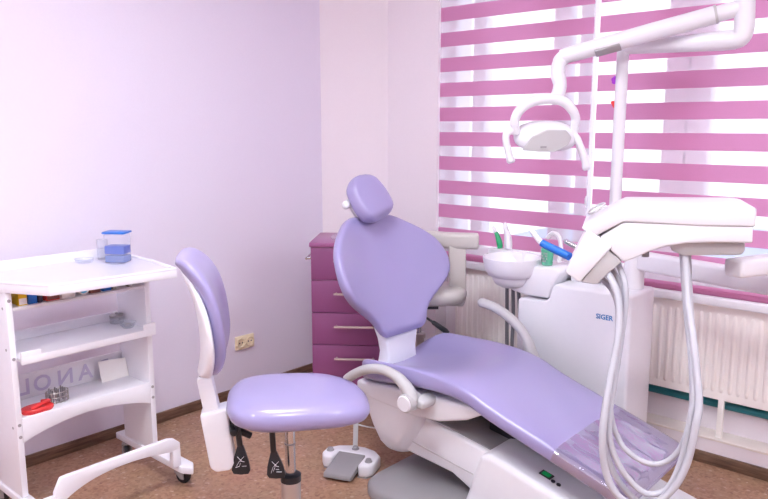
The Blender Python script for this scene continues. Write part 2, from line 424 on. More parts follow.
# clear packet on top
zt = chh+.0245; p = fl+ce*.135+cdp*.10+V((0,0,zt))
t = thing('plastic_pouch', 'small clear plastic pouch with a blue patch on the plum cabinet', 'pouch', p, CA)
b = MB(); b.loft([padring(p+V((0,0,z)), ce, cdp, .048*k, .07*k, 2.4, N=20) for z, k in ((0,.9),(.01,1),(.02,.9),(.03,.6),(.034,.2))])
build('pouch', b, CLEAR, t); b = MB(); b.loft([padring(p+ce*.012+V((0,0,z)), ce, cdp, .02*k, .04*k, 2.4, N=16) for z, k in ((.002,.8),(.012,1),(.02,.7),(.024,.2))])
build('contents', b, BLUE, t, label='blue contents of the pouch')

# ------------------------------------------------------------------ instrument trolley
t = TR = thing('instrument_trolley', 'white laminate instrument trolley on casters beside the lilac wall', 'trolley', (-2.65, 1.24, 0))
PX0, PX1 = -2.83, -2.6
YL0, YL1, YR0, YR1 = .966, .988, 1.494, 1.516
for y0, y1 in ((YL0, YL1), (YR0, YR1)):
    sp = build('side_panel', MB().box((PX0, y0, .1), (PX1, y1, .862)), WHITE2, t, bevel=.002)
    yo = y0 if y0 < 1 else y1
    for zz in (.33, .375, .62, .83): build('screw', MB().lathe([(.006,0),(.006,.0015),(.002,.002)], (PX1+.0002, (y0+y1)/2, zz), 10, (1,0,0)), MGREY, sp)
    for zz in (.36, .65, .80): build('screw', MB().lathe([(.005,0),(.005,.0015),(.002,.002)], (PX1-.03, yo, zz), 10, (0,-1 if y0 < 1 else 1,0)), MGREY, sp)
# top tray with raised rim
ol = [(-2.435, 1.048), (-2.385, 1.51), (-2.62, 1.55), (-2.86, 1.55), (-2.86, .955), (-2.62, .955)]
tr = MB(); tr.prism([(x, y, .860) for x, y in ol], (0, 0, .030))
build('tray', tr, WHITE2, t, bevel=.003)
rm = MB(); n = len(ol); cx, cy = -2.64, 1.25
inn = [(x+(cx-x)*.055, y+(cy-y)*.045) for x, y in ol]
for i in range(n):
    a, b = ol[i], ol[(i+1)%n]; c, d = inn[(i+1)%n], inn[i]
    back = i == 3
    h = .010 if not back else .04
    rm.prism([(a[0],a[1],.889), (b[0],b[1],.889), (c[0],c[1],.889), (d[0],d[1],.889)], (0,0,h))
build('tray_rim', rm, WHITE2, t, bevel=.003)
build('tray_liner', MB().prism([(x+(cx-x)*.055, y+(cy-y)*.045, .8895) for x, y in ol], (0,0,.0022)), LINER, t, label='pale grey tray liner')
# shelves
build('shelf', MB().box((PX0, YL1, .79), (PX1+.0, YR0, .802)), WHITE2, t, bevel=.002)
mt = MB(); mt.box((PX0, YL1, .612), (-2.555, YR0, .624))
mt.box((-2.565, YL1-.004, .606), (-2.55, YR0+.012, .634)); mt.box((PX0, YL1, .62), (PX0+.014, YR0, .66))
mt.prism([(-2.564, YL1-.004, .62), (-2.551, YL1-.004, .62), (-2.551, YL1-.004, .652), (-2.564, YL1-.004, .652)], (0, .07, 0))
mt.prism([(-2.564, YR0-.04, .62), (-2.551, YR0-.04, .62), (-2.551, YR0-.04, .656), (-2.564, YR0-.04, .656)], (0, .052, 0))
build('shelf_tray', mt, WHITE2, t, bevel=.003)
build('shelf', MB().box((PX0, YL1, .374), (PX1-.012, YR0, .388)), WHITE2, t, bevel=.002)
# arched apron
def arch(x0, x1, ya, yb, ztop, zend, zmid, n=16, ztop_e=None):
    top = [V((x0, ya+(yb-ya)*i/n, ztop if ztop_e is None else ztop_e+(ztop-ztop_e)*math.sin(math.pi*i/n)**.5)) for i in range(n+1)]
    bot = [V((x0, yb+(ya-yb)*i/n, zend+(zmid-zend)*math.sin(math.pi*i/n)**.8)) for i in range(n+1)]
    return MB().prism(top+bot, (x1-x0, 0, 0))
build('apron', arch(PX1-.014, PX1, YL1, YR0, .396, .305, .350), WHITE2, t, bevel=.002)
lb = build('letter_board', MB().box((PX0+.005, YL1, .388), (PX0+.015, YR0, .486)), WHITE2, t, bevel=.002)
tx = MB()
for ch, px, py in (('L', 25.5, 394.5), ('O', 43, 389), ('N', 66, 383.5), ('A', 86, 379), ('P', 105, 374)):
    p = onx(px, py, PX0+.016)
    text_mb(tx, ch, .088, (PX0+.0155, p.y, .432), (0,-1,0), (0,0,1), .001, bold=.0015)   # printed mirror-reversed
build('lettering', tx, INK, lb, label='pale lilac mirrored lettering')
# feet, bumper and casters
for y0, y1 in ((YL0-.012, YL1+.012), (YR0-.012, YR1+.03)):
    ft = MB(); ft.prism([(-2.9, y0+.005, .068), (-2.39, y0+.005, .068), (-2.345, (y0+y1)/2, .068), (-2.39, y1, .068), (-2.9, y1, .068)], (0,0,.03))
    build('foot', ft, WHITE2, t, bevel=.006)
bm_ = MB(); n = 20
def bz(i): f = i/n; return .150+.035*math.sin(math.pi*f)**.7 - .046*(1-f)**6
top = [V((-2.425, 1.0+.50*i/n, .222 - .03*max(0,(i/n-.9)/.1)**2 - .05*max(0,(.06-i/n)/.06)**2)) for i in range(n+1)]
bot = [V((-2.425, 1.0+.50*i/n, bz(i))) for i in range(n, -1, -1)]
bm_.prism(top+bot, (.02, 0, 0)); bm_.box((-2.43, YL0, .096), (-2.404, YL1+.03, .16)); bm_.box((-2.43, YR0-.03, .096), (-2.404, YR0+.006, .17))
build('bumper', bm_, WHITE2, t, bevel=.004)
def caster(root, p, ang, r=.03):
    c = MB(); a = V((math.cos(ang), math.sin(ang), 0)); s_ = V((-a.y, a.x, 0)); p = V(p)
    c.cyl(p+V((0,0,.07))-a*.015, p+V((0,0,2*r-.004))-a*.015, .011, 10)
    for k in (-1, 1): c.prism([p+s_*(.016*k)+a*u+V((0,0,z)) for u, z in ((-.03,.061),(.012,.061),(.012,r-.008),(-.004,r-.008),(-.03,.05))], s_*(.004*k))
    c.prism([p+s_*(-.02)+a*u+V((0,0,z)) for u, z in ((-.032,.058),(.014,.058),(.014,.066),(-.032,.066))], s_*.04)
    o = build('caster', c, MGREY, root)
    w_ = MB(); w_.lathe([(.006,-.012),(r-.006,-.012),(r,-.008),(r,.008),(r-.006,.012),(.006,.012)], p+V((0,0,r)), 24, s_)
    build('wheel', w_, BLACK, o)
for q, a in (((-2.44, 1.53, 0), .4), ((-2.83, 1.50, 0), -.6), ((-2.44, .98, 0), .3), ((-2.83, .98, 0), .8)): caster(t, q, a)

# things on the trolley's top tray
zt = .8922
p = onz(118.5, 262, zt); p.z = zt
tb = thing('storage_box', 'clear plastic box with blue lid and blue insert on the trolley top', 'box', p, .35)
ux, uy = V((math.cos(.6), math.sin(.6), 0)), V((-math.sin(.6), math.cos(.6), 0))
def bx(mb, sx, sy, z0, z1, c=p): return mb.obox(c+V((0,0,(z0+z1)/2)), (ux, uy, Z1), (sx, sy, z1-z0))
build('body', bx(MB(), .086, .062, 0, .116), CLEAR, tb, bevel=.006)
build('insert', bx(MB(), .081, .057, .036, .068), BLUE2, tb, bevel=.002, label='blue insert')
build('tray_pad', bx(MB(), .081, .057, .003, .0295), BLUEJELLY, tb, bevel=.002)
build('lid', bx(MB(), .094, .07, .1165, .125), BLUE, tb, bevel=.003, label='blue lid')
p = V((-2.80, onx(103, 258, -2.80).y, zt))
single('beaker', MB().lathe([(.019,0),(.021,.004),(.022,.082),(.0205,.082),(.019,.006),(.001,.005)], p, 24), CLEAR, 'empty clear glass beaker on the trolley top beside the blue lidded box', 'beaker', p)
p = V((-2.79, onx(84, 259, -2.79).y, zt))
single('glass_dish', MB().lathe([(.028,0),(.034,.004),(.037,.016),(.035,.016),(.031,.005),(.001,.004)], p, 28), CLEAR, 'low clear dish on the trolley top, behind the beaker', 'dish', p)
# upper shelf contents
zs = .8022; xs = -2.68
def shelf_box(name, px0, px1, py, h, m, label, cat, d=.07, xf=-2.615, cap=None):
    a = onx(px0, py, xf).y; b = onx(px1, py, xf).y
    o = (xf-d/2, (a+b)/2, zs)
    mb = MB().box((xf-d, a, zs), (xf, b, zs+h))
    if cap is None: return single(name, mb, m, label, cat, o, bevel=.002)
    th = thing(name, label, cat, o); build('carton', mb, m, th, bevel=.002)
    build('label_panel', MB().box((xf, a+.002, zs+.004), (xf+.0012, b-.002, zs+cap[1])), cap[0], th, label=cap[2])
shelf_box('carton', 18.5, 27.5, 303, .055, YELLOW, 'yellow and white carton on the upper trolley shelf, against the end panel', 'carton', cap=(CARD, .026, 'white lower band'))
shelf_box('carton', 28.5, 37.5, 301, .056, BLUE, 'bright blue carton on the upper trolley shelf beside the yellow carton', 'carton', cap=(BLUE, .05, None) if False else None)
shelf_box('carton', 38.2, 43, 299, .054, DARK, 'narrow dark purple carton on the upper trolley shelf beside the bright blue one', 'carton')
th = shelf_box('sachet_pack', 46.5, 60, 298, .032, RED, 'small red and green packet on the upper trolley shelf', 'packet', cap=(BROWN, .024, 'dark printed face'))
shelf_box('gauze_packet', 62, 75.5, 295, .035, CARD, 'white soft packet on the upper trolley shelf beside the round cyan roll', 'packet')
p = V((-2.645, onx(84, 292, -2.615).y, zs+.0225))
tb = thing('tape_roll', 'white roll with a round cyan label on the upper trolley shelf', 'roll', p-V((0,0,.0225)))
build('roll', MB().lathe([(.001,-.03),(.021,-.03),(.0225,-.028),(.0225,.028),(.021,.03),(.001,.03)], p, 28, (1,0,0)), CARD, tb)
build('label_disc', MB().lathe([(.008,0),(.016,0),(.016,.0015),(.008,.0015)], p+V((.0295,0,0)), 24, (1,0,0)), CYAN, tb, label='cyan ring print')
shelf_box('carton', 90.5, 101, 291, .04, BROWN, 'brown printed carton on the upper trolley shelf beside the cyan roll', 'carton')
shelf_box('carton', 103, 111.5, 288, .038, BLUE, 'small flat blue carton on the upper trolley shelf near the clamp', 'carton', d=.04)
p = V((-2.63, onx(121, 288, -2.63).y, zs))
b = MB(); b.tube(smooth([p+V((0,-.035,.012)), p+V((0,-.02,.022)), p+V((0,.0,.012)), p+V((0,.02,.022)), p+V((0,.035,.012))], 5), .004, 8)
b.box((p.x-.012, p.y-.04, zs), (p.x+.012, p.y-.025, zs+.024)); b.box((p.x-.012, p.y+.025, zs), (p.x+.012, p.y+.04, zs+.024))
single('metal_clamp', b, STEEL, 'grey metal clamp at the end of the upper trolley shelf', 'clamp', p, bevel=.001)
# mid tray contents
zm = .6243
p = V((-2.77, onx(117, 325, -2.77).y, zm))
tb = thing('glass_jar', 'low round glass jar with grey lid on the middle trolley tray', 'jar', p)
build('jar', MB().lathe([(.026,0),(.028,.004),(.028,.024),(.024,.028),(.001,.028)], p, 24), CLEAR, tb)
build('lid', MB().lathe([(.029,.0285),(.029,.036),(.006,.038),(.006,.044),(.001,.044)], p, 24), MGREY, tb)
p = V((-2.67, onx(128, 326, -2.67).y, zm))
tb = thing('glass_dish', 'small clear dish with a grey lump on the middle trolley tray, at the open corner', 'dish', p)
build('bowl', MB().lathe([(.02,0),(.03,.012),(.033,.024),(.031,.024),(.024,.008),(.001,.004)], p, 24), CLEAR, tb)
build('contents', MB().lathe([(.002,.005),(.014,.006),(.012,.016),(.002,.018)], p, 14), MGREY, tb)
p = V((-2.60, onx(32, 355, -2.60).y, zm))
single('steel_probe', MB().tube([p+V((0,-.02,.004)), p+V((.0,.012,.004)), p+V((-.02,.03,.004))], .0032, 8), STEEL, 'short dark steel probe on the middle trolley tray near the end panel', 'instrument', p)
# lower shelf contents
zl = .3883
p = V((-2.66, onx(37, 406, -2.66).y, zl))
tb = thing('plastic_clip', 'bright red plastic clip on the lower trolley shelf', 'clip', p)
b = MB(); b.loft([padring(p+V((0,0,z)), V((0,1,0)), V((-1,0,0)), .058*k, .07*k, 2.6, N=28) for z, k in ((0,.92),(.006,1),(.014,1),(.018,.9))])
build('tray_body', b, RED, tb)
b = MB(); b.tube(smooth([p+V((.02,-.03,.02)), p+V((.02,.01,.03)), p+V((.0,.045,.026)), p+V((-.03,.03,.02))], 6), .007, 8)
build('clip_arm', b, RED, tb)
p = V((-2.70, onx(57, 394, -2.70).y, zl))
tb = thing('bur_stand', 'small wire basket of dark steel burs on the lower trolley shelf', 'basket', p)
b = MB()
for z in (.004, .022, .04): b.tube([p+V((.03*math.cos(a), .042*math.sin(a), z)) for a in [2*math.pi*i/20 for i in range(20)]], .0018, 6, True)
for i in range(16):
    a = 2*math.pi*i/16; b.tube([p+V((.03*math.cos(a), .042*math.sin(a), .0)), p+V((.03*math.cos(a), .042*math.sin(a), .041))], .0014, 6)
build('basket', b, STEEL, tb)
b = MB()
for i in range(9): b.cyl(p+V((-.015+.015*(i%3), -.022+.022*(i//3), .002)), p+V((-.015+.015*(i%3), -.022+.022*(i//3), .052)), .003, 6)
build('bur', b, DGREY, tb, kind='stuff')
p = V((-2.765, onx(118, 385, -2.765).y, zl))
single('card', MB().prism([p+V((0,-.07,0)), p+V((0,.05,0)), p+V((-.022,.05,.075)), p+V((-.022,-.07,.085))], (.003,0,0)), CARD, 'blank white card leaning on the lettered board of the trolley', 'card', p)

# ------------------------------------------------------------------ operator stool (nearest)
D0 = 2.3; sc_ = ond(290, 440, D0); sc_.z = 0
SA = YAW + R(9); sf = V((math.cos(SA), math.sin(SA), 0)); ss = V((-math.sin(SA), math.cos(SA), 0))   # facing, side
t = thing('operator_stool', 'lilac padded operator stool with curved backrest standing nearest the trolley', 'stool', sc_, SA)
mid = ond(301, 395, D0); mid = sc_+sf*(.03)
# seat: flattened rounded pad, wider at the rear, waterfall at the front
rings = []
zs0 = .536
prof = [(.0,.70),(.006,.86),(.02,.965),(.04,1.0),(.062,.985),(.08,.92),(.092,.80),(.098,.6),(.101,.3),(.102,.05)]
for z, k in prof:
    z *= .86
    rg = []
    for j in range(56):
        a = 2*math.pi*j/56; c, q = sgp(math.cos(a), 2/3.3), sgp(math.sin(a), 2/2.8)
        u, vv = .222*c*k, .178*q*k*(1-.06*c)
        dz = -.03*max(0, u/.222)**2 + .012*max(0, -u/.222)**2
        rg.append(mid+sf*u+ss*vv+V((0,0,zs0+z+dz*(.4+.6*z/.1)+.02*abs(vv/.2)**2*(z/.1)*.5)))
    rings.append(rg)
build('seat', MB().loft(rings), LILAC, t, ang=60)
ub = MB(); ub.obox(mid+V((0,0,.527)), (sf, ss, Z1), (.2, .14, .03)); ub.obox(mid-sf*.15+V((0,0,.520)), (sf, ss, Z1), (.14, .05, .02))
ub.cyl(mid-sf*.2+ss*.03+V((0,0,.508)), mid-sf*.2-ss*.06+V((0,0,.508)), .012, 12)
build('seat_plate', ub, BLACK, t, bevel=.004)
build('gas_column', MB().cyl(sc_+V((0,0,.30)), sc_+V((0,0,.52)), .0165, 24), CHROME, t)
build('column_ring', MB().lathe([(.017,0),(.018,.002),(.018,.004),(.017,.006)], sc_+V((0,0,.435)), 24), DGREY, t)
build('column_sleeve', MB().lathe([(.031,.06),(.031,.31),(.03,.313)], sc_, 28), STEEL, t)
build('column_collar', MB().lathe([(.029,.31),(.033,.312),(.033,.332),(.026,.338),(.018,.339)], sc_, 28), BLACK, t)
def star(root, c, m, r=.26, a0=.3):
    for i in range(5):
        a = a0+2*math.pi*i/5; d = V((math.cos(a), math.sin(a), 0)); s_ = V((-d.y, d.x, 0))
        b = MB(); b.loft([[c+d*q+s_*w_+V((0,0,z)) for w_, z in ((-wd,zb_),(wd,zb_),(wd*.7,zt_),(-wd*.7,zt_))] for q, wd, zb_, zt_ in ((.02,.024,.075,.12),(r*.5,.02,.068,.1),(r,.015,.064,.08))])
        build('leg', b, m, root, bevel=.004)
        caster(root, c+d*(r-.012), a+.7, .026)
star(t, sc_, STEEL)
# backrest, carried by a bar and bracket at the rear of the seat
bp = []
def sp(px, py): return onp(px, py, sc_-V((0,0,0)), ss)         # a point in the stool's middle plane
front = [(184,256),(194,259),(206,272),(215,290),(221,312),(225,336),(224,354),(219,367)]
ctr = [sp(x-7.5, y+2) for x, y in front]
rings = []; cs = smooth(ctr, 4); nC = len(cs)
for i, p in enumerate(cs):
    tg = (cs[min(nC-1, i+1)]-cs[max(0, i-1)]).normalized(); nrm = ss.cross(tg).normalized()
    if nrm.dot(sf) < 0: nrm = -nrm
    f = i/(nC-1); e = math.sin(math.pi*min(1, max(0, f)))**.35 if 0 < f < 1 else .0
    e = max(e, .12); wv = .172*e*(1-.1*f); th_ = .056*max(.3, min(1, e*1.1))
    rg = padring(p, ss, nrm, wv, th_, 2.6, bol=.0, N=40)
    for q in rg:
        k = ((q-p).dot(ss)/.2); q += nrm*(.035*k*k)
    rings.append(rg)
build('backrest', MB().loft(rings), LILAC, t, ang=60)
rings = []
shell_mid = [(186,268),(196,286),(203,308),(207,332),(208,350),(206,368)]
cs = smooth([sp(x, y) for x, y in shell_mid], 4); nC = len(cs)
for i, p in enumerate(cs):
    tg = (cs[min(nC-1, i+1)]-cs[max(0, i-1)]).normalized(); nrm = ss.cross(tg).normalized()
    if nrm.dot(sf) < 0: nrm = -nrm
    f = i/(nC-1); e = max(.15, math.sin(math.pi*(.05+.87*f))**.5)
    rg = padring(p, ss, nrm, .185*e, .026+.022*f, 2.8, N=36)
    for q in rg:
        k = ((q-p).dot(ss)/.2); q += nrm*(.03*k*k)
    rings.append(rg)
sh = build('backrest_shell', MB().loft(rings), COOLW, t, ang=60, label='white backrest shell')
b = MB(); b.cyl(sp(202, 366), sp(205, 384), .013, 14); build('chrome_link', b, CHROME, t)
b = MB()
def slab(pxs, wdt, mb):
    ps = [sp(x, y) for x, y in pxs]; return mb.prism([q-ss*(wdt/2) for q in ps], ss*wdt)
slab([(197,377),(212,374),(221,412),(205,414)], .05, b); build('backrest_bar', b, COOLW, t, bevel=.006)
b = MB(); slab([(200.5,411),(228,404),(235.5,459),(231,466),(217,468),(211,464)], .07, b)
build('backrest_bracket', b, COOLW, t, bevel=.009, seg=3)
b = MB(); b.cyl(sp(224, 424), mid-sf*.15+V((0,0,.47)), .011, 12); b.obox(sp(231, 414), (sf, ss, Z1), (.03, .05, .028)); build('tilt_joint', b, BLACK, t, bevel=.003)
for px, off, ptop, pa, pb_ in ((240, -.05, (237,420), (240,446), (241,475)), (273, -.06, (272,424), (273.5,452), (276.5,479))):
    org = sc_-FW.cross(Z1).cross(Z1)*0
    pl = sc_ + ss*(-.06); nn = V((-math.sin(YAW), math.cos(YAW), 0))
    g = lambda x, y: onp(x, y, pl, nn)
    b = MB(); b.tube(smooth([g(*ptop)+nn*.05+V((0,0,.015)), g(*ptop), g(*pa)], 5), .0095, 10)
    wd = .029; a, c_ = g(*pa), g(*pb_); dn = (c_-a)
    pts = [a-RT*.009, a+RT*.009, a+dn*.55+RT*wd*.85, a+dn*.85+RT*wd, a+dn*.97+RT*wd*.8, c_, a+dn*.97-RT*wd*.8, a+dn*.85-RT*wd, a+dn*.55-RT*wd*.85]
    b.prism(pts, nn*.012)
    lv = build('lever', b, BLACK, t, bevel=.002)
    sy = MB(); o = a+dn*.55-nn*.0005
    def stroke(*ps): sy.tube([o+RT*u+V((0,0,w_)) for u, w_ in ps], .0022, 6, flat=.3)
    stroke((-.010,.018),(-.002,.009),(.004,.006)); stroke((.011,.018),(.003,.009),(-.004,.002)); stroke((-.002,.004),(.012,.001))
    if px == 240: stroke((-.004,.002),(-.012,-.012),(-.016,-.018),(-.004,-.014),(.000,-.004)); stroke((.004,-.014),(.018,-.013))
    else: stroke((-.006,.0),(-.013,-.020)); stroke((.0,.0),(-.006,-.014)); stroke((.002,-.008),(.012,-.008)); stroke((.004,-.016),(.02,-.016))
    build('symbol', sy, SYMB, lv, label='white pictogram')

# ------------------------------------------------------------------ foot pedal
pc = onz(349.5, 468, 0); fdir = (onz(334, 481, 0)-onz(357, 456, 0)); fdir.z = 0; fdir.normalize(); psd = V((-fdir.y, fdir.x, 0))
if psd.dot(RT) < 0: psd = -psd
t = thing('foot_pedal', 'white and grey foot control pedal on the floor beside the dental chair', 'foot pedal', pc, math.atan2(fdir.y, fdir.x))
def pp(a, b, z=0): return pc+psd*a+fdir*b+V((0,0,z))
hb = MB()
out = [(-.125,.005),(-.125,-.045),(-.085,-.085),(-.03,-.105),(.03,-.105),(.085,-.085),(.125,-.045),(.125,.04),(.105,.07),(.065,.07),(.062,-.03),(-.062,-.03),(-.065,.035),(-.105,.035)]
hb.prism([pp(a, b, .004) for a, b in out], (0,0,.052)); build('housing', hb, WHITE, t, bevel=.010, seg=3)
hb = MB(); hb.prism([pp(a*.97, b*.97, 0) for a, b in out], (0,0,.006)); build('base_pad', hb, DGREY, t)
tb = MB(); tb.prism([pp(-.061, -.03, .056), pp(-.061, -.03, .03), pp(-.061, .11, .008), pp(-.061, .135, .012), pp(-.061, .13, .03)], psd*.122); build('treadle', tb, DGREY, t, bevel=.004, label='grey sloping treadle')
hb = MB(); hb.box((0,0,0),(0,0,0)); hb = MB(); hb.prism([pp(-.055, -.03, .002), pp(.055, -.03, .002), pp(.055, .1, .002), pp(-.055, .1, .002)], (0,0,.012)); build('floor_plate', hb, BLACK, t)
for a, b in ((-.098, -.022), (.0, -.068), (.097, .025)):
    build('button', MB().lathe([(.016,.0555),(.016,.0585),(.0125,.061),(.0125,.066),(.01,.069),(.001,.07)], pp(a, b), 20), DGREY, t)
hb = MB(); hb.prism([pp(-.028, -.10, .03), pp(-.005, -.10, .03), pp(-.005, -.11, .155), pp(-.028, -.11, .155)], -fdir*.006)
build('handle', hb, GREYARM, t, bevel=.002)
hb = MB(); hb.tube(smooth([pp(-.018,-.113,.15), pp(.03,-.12,.142), pp(.09,-.13,.14), pp(.14,-.15,.15)], 6), .0035, 8); build('wire', hb, GREYARM, t)

# ------------------------------------------------------------------ dental chair
YC = 2.30
t = DC = thing('dental_chair', 'lilac reclining dental chair with white base in the middle of the room', 'dental chair', (-1.35, YC, 0))
# floor plate
def rrect(x0, x1, y0, y1, r, z, n=6):
    out = []
    for cx_, cy_, a0 in ((x1-r, y1-r, 0), (x0+r, y1-r, 90), (x0+r, y0+r, 180), (x1-r, y0+r, 270)):
        for i in range(n+1):
            a = R(a0+90*i/n); out.append(V((cx_+r*math.cos(a), cy_+r*math.sin(a), z)))
    return out
b = MB(); b.loft([rrect(-1.86, -.95, 1.93, 2.55, .12, 0), rrect(-1.86, -.95, 1.93, 2.55, .12, .03), rrect(-1.845, -.96, 1.945, 2.54, .11, .045), rrect(-1.80, -.99, 1.985, 2.5, .09, .052), rrect(-1.77, -1.02, 2.01, 2.47, .08, .050)])
build('floor_plate', b, DGREY, t, ang=50)
# white lift arm cover and grey top
b = MB(); b.prism([(x, 2.12, z) for x, z in ((-1.79,.325),(-1.34,.25),(-1.28,.07),(-1.42,.07),(-1.53,.12),(-1.795,.145))], (0,.34,0)); ac = build('lift_arm', b, WHITE, t, bevel=.012, seg=3)
b = MB(); b.prism([(x, 2.128, z) for x, z in ((-1.765,.302),(-1.33,.236),(-1.33,.232),(-1.765,.296))], (0,.33,0)); b = MB(); b.prism([(-1.79,2.14,.330),(-1.33,2.14,.2535),(-1.33,2.45,.2535),(-1.79,2.45,.330)], (0,0,-.012)); build('arm_plate', b, DGREY, t, bevel=.003)
b = MB(); b.prism([(x, 2.125, z) for x, z in ((-1.74,.195),(-1.43,.15),(-1.43,.147),(-1.74,.192))], (0,-.0075,0)); build('seam', b, GREYARM, ac)
# base box under the leg rest
b = MB(); b.prism([(x, 2.075, z) for x, z in ((-1.375,.262),(-1.33,.268),(-.62,.10),(-.60,.05),(-.60,0.0),(-1.46,0.0))], (0,.46,0)); bo = build('base_box', b, WHITE, t, bevel=.022, seg=4)
dp = onz(547, 475, .225); nrm_ = V((.235, 0, .972)).normalized(); tx_ = V((.972, 0, -.235)).normalized()
def onbase(px, py): return onp(px, py, V((-1.33, 2.1, .2685)), V((.2303, 0, .9731)))
p = onbase(546.5, 475); pn = V((.2303, 0, .9731)); pt_ = V((.9731, 0, -.2303))
dd = build('display', MB().obox(p+pn*.001, (pt_, Y1, pn), (.045, .032, .004)), BLACK, t)
build('screen', MB().obox(p+pn*.003, (pt_, Y1, pn), (.03, .022, .002)), LCD, dd, label='green screen')
for px, py in ((553, 481.5), (558.5, 485)):
    p = onbase(px, py); build('button', MB().lathe([(.008,-.001),(.008,.003),(.001,.004)], p, 14, pn), BLACK, t)
# bucket housing at the rear
rings = []
for z, x0, x1, y0, y1, r in ((.345,-1.965,-1.65,2.075,2.40,.05),(.29,-1.955,-1.665,2.075,2.40,.05),(.22,-1.93,-1.70,2.08,2.39,.055),(.16,-1.905,-1.735,2.09,2.375,.06),(.13,-1.885,-1.755,2.11,2.355,.055),(.122,-1.85,-1.79,2.15,2.31,.03)):
    rings.append(rrect(x0, x1, y0, y1, r, z))
build('hinge_housing', MB().loft(rings), WHITE, t, ang=60)
# seat frame: the white pan under the cushion
b = MB(); b.prism([(x, 2.07, z) for x, z in ((-1.985,.40),(-1.985,.36),(-1.9,.335),(-1.68,.322),(-1.56,.333),(-1.44,.37),(-1.36,.415),(-1.38,.43),(-1.6,.425))], (0,.46,0)); build('seat_frame', b, WHITE, t, bevel=.016, seg=3)
b = MB(); b.box((-1.46, 2.26, .24), (-1.36, 2.42, .41)); b.box((-1.38, 2.26, .2), (-1.15, 2.42, .33)); build('under_frame', b, BLACK, t, bevel=.01)
# seat and leg-rest cushion
pth = smooth([(-2.0,0,.436),(-1.9,0,.44),(-1.76,0,.470),(-1.62,0,.50),(-1.5,0,.514),(-1.41,0,.51),(-1.3,0,.468),(-1.1,0,.405),(-.92,0,.348),(-.80,0,.308)], 6)
L = [0]
for a, b_ in zip(pth, pth[1:]): L.append(L[-1]+(b_-a).length)
st = []
for i, p in enumerate(pth):
    f = L[i]/L[-1]
    bol = .112*max(0, 1-f/.47) + .004
    hw = .262 if f < .5 else .262-.012*(f-.5)/.5
    th_ = .078 if f > .4 else .06+.018*f/.4
    st.append((L[i], p.x, p.z, hw, th_, bol))
rings = []; film = []
for s_, k in rounded(st, (.15, .045), 6):
    d, x, z, hw, th_, bol = s_
    d2 = min(L[-1], d+.01); d1 = max(0, d-.01)
    q = lambda dd_: next(((a[1]+(b_[1]-a[1])*(dd_-a[0])/(b_[0]-a[0]), a[2]+(b_[2]-a[2])*(dd_-a[0])/(b_[0]-a[0])) for a, b_ in zip(st, st[1:]) if a[0] <= dd_ <= b_[0]), (st[-1][1], st[-1][2]))
    (xa, za), (xb, zb) = q(d1), q(d2); tg = V((xb-xa, 0, zb-za)).normalized(); nn = V((-tg.z, 0, tg.x))
    o = V((x, YC, z)) - nn*(th_/2)
    rear = d < L[-1]*.3
    rg = padring(o, Y1, nn, hw-(1-k)*(.13 if rear else .045), th_*max(.3, min(1, k*1.7 if rear else k)), 4.2, 0, N=60)
    for q_ in rg: q_ += nn*(bol*(.45+.55*k)*(1 if (q_-o).dot(nn) > 0 else .5)*min(1, abs(q_.y-YC)/.262)**2.4)
    rings.append(rg)
build('seat_cushion', MB().loft(rings), LILAC, t, ang=60)
for rg in rings:
    c_ = sum(rg, V())/len(rg)
    if c_.x > -1.08: film.append([q+(q-c_).normalized()*.003 for q in rg])
fm = MB().loft(film, cap=False)
build('foot_cover', fm, FILM, t, ang=60, label='clear plastic film over the foot end')
# backrest
base = V((-1.895, YC, .575)); lean = R(25); bv = V((-math.sin(lean), 0, math.cos(lean))); bn = V((math.cos(lean), 0, math.sin(lean)))
Bs = [(0,.136),(.04,.15),(.08,.175),(.12,.228),(.16,.29),(.20,.328),(.25,.343),(.30,.338),(.36,.318),(.42,.27),(.47,.21),(.51,.152),(.53,.12)]
def wrap(rg):
    for q in rg: q += bn*(.82*(q.y-YC)**2)
    return rg
bs = smooth([(d, w_, 0) for d, w_ in Bs], 4); st = [(p.x, p.y) for p in bs]
rings = []
for s_, k in rounded(st, (.035, .03), 4):
    d, w_ = s_; f = d/.53
    dish = .028*math.sin(math.pi*min(1, f*1.05))
    rings.append(wrap(padring(base+bv*d-bn*(.035+dish*.4), Y1, bn, w_-(1-k)*.03, .062*max(.3, k), 3.4, dish*.6, N=56, bp=2.2)))
build('backrest', MB().loft(rings), LILAC, t, ang=60)
rings = []
for s_, k in rounded(st, (.05, .05), 4):
    d, w_ = s_
    rings.append(wrap(padring(base+bv*d-bn*.076, Y1, bn, (w_-.03)*.92-(1-k)*.03, .03*max(.3, k), 3, 0, N=40)))
build('backrest_shell', MB().loft(rings), WHITE, t, ang=60, label='white shell behind the backrest')
b = MB(); b.loft([[V((x, YC+s_*w_, z)) for x, s_ in ((x0,-1),(x0,1),(x1,1),(x1,-1))] for z, x0, x1, w_ in ((.60,-2.0,-1.95,.115),(.55,-1.985,-1.93,.105),(.49,-1.985,-1.925,.09),(.40,-2.0,-1.92,.095))])
build('backrest_support', b, COOLW, t, bevel=.012, seg=3, label='white backrest support')
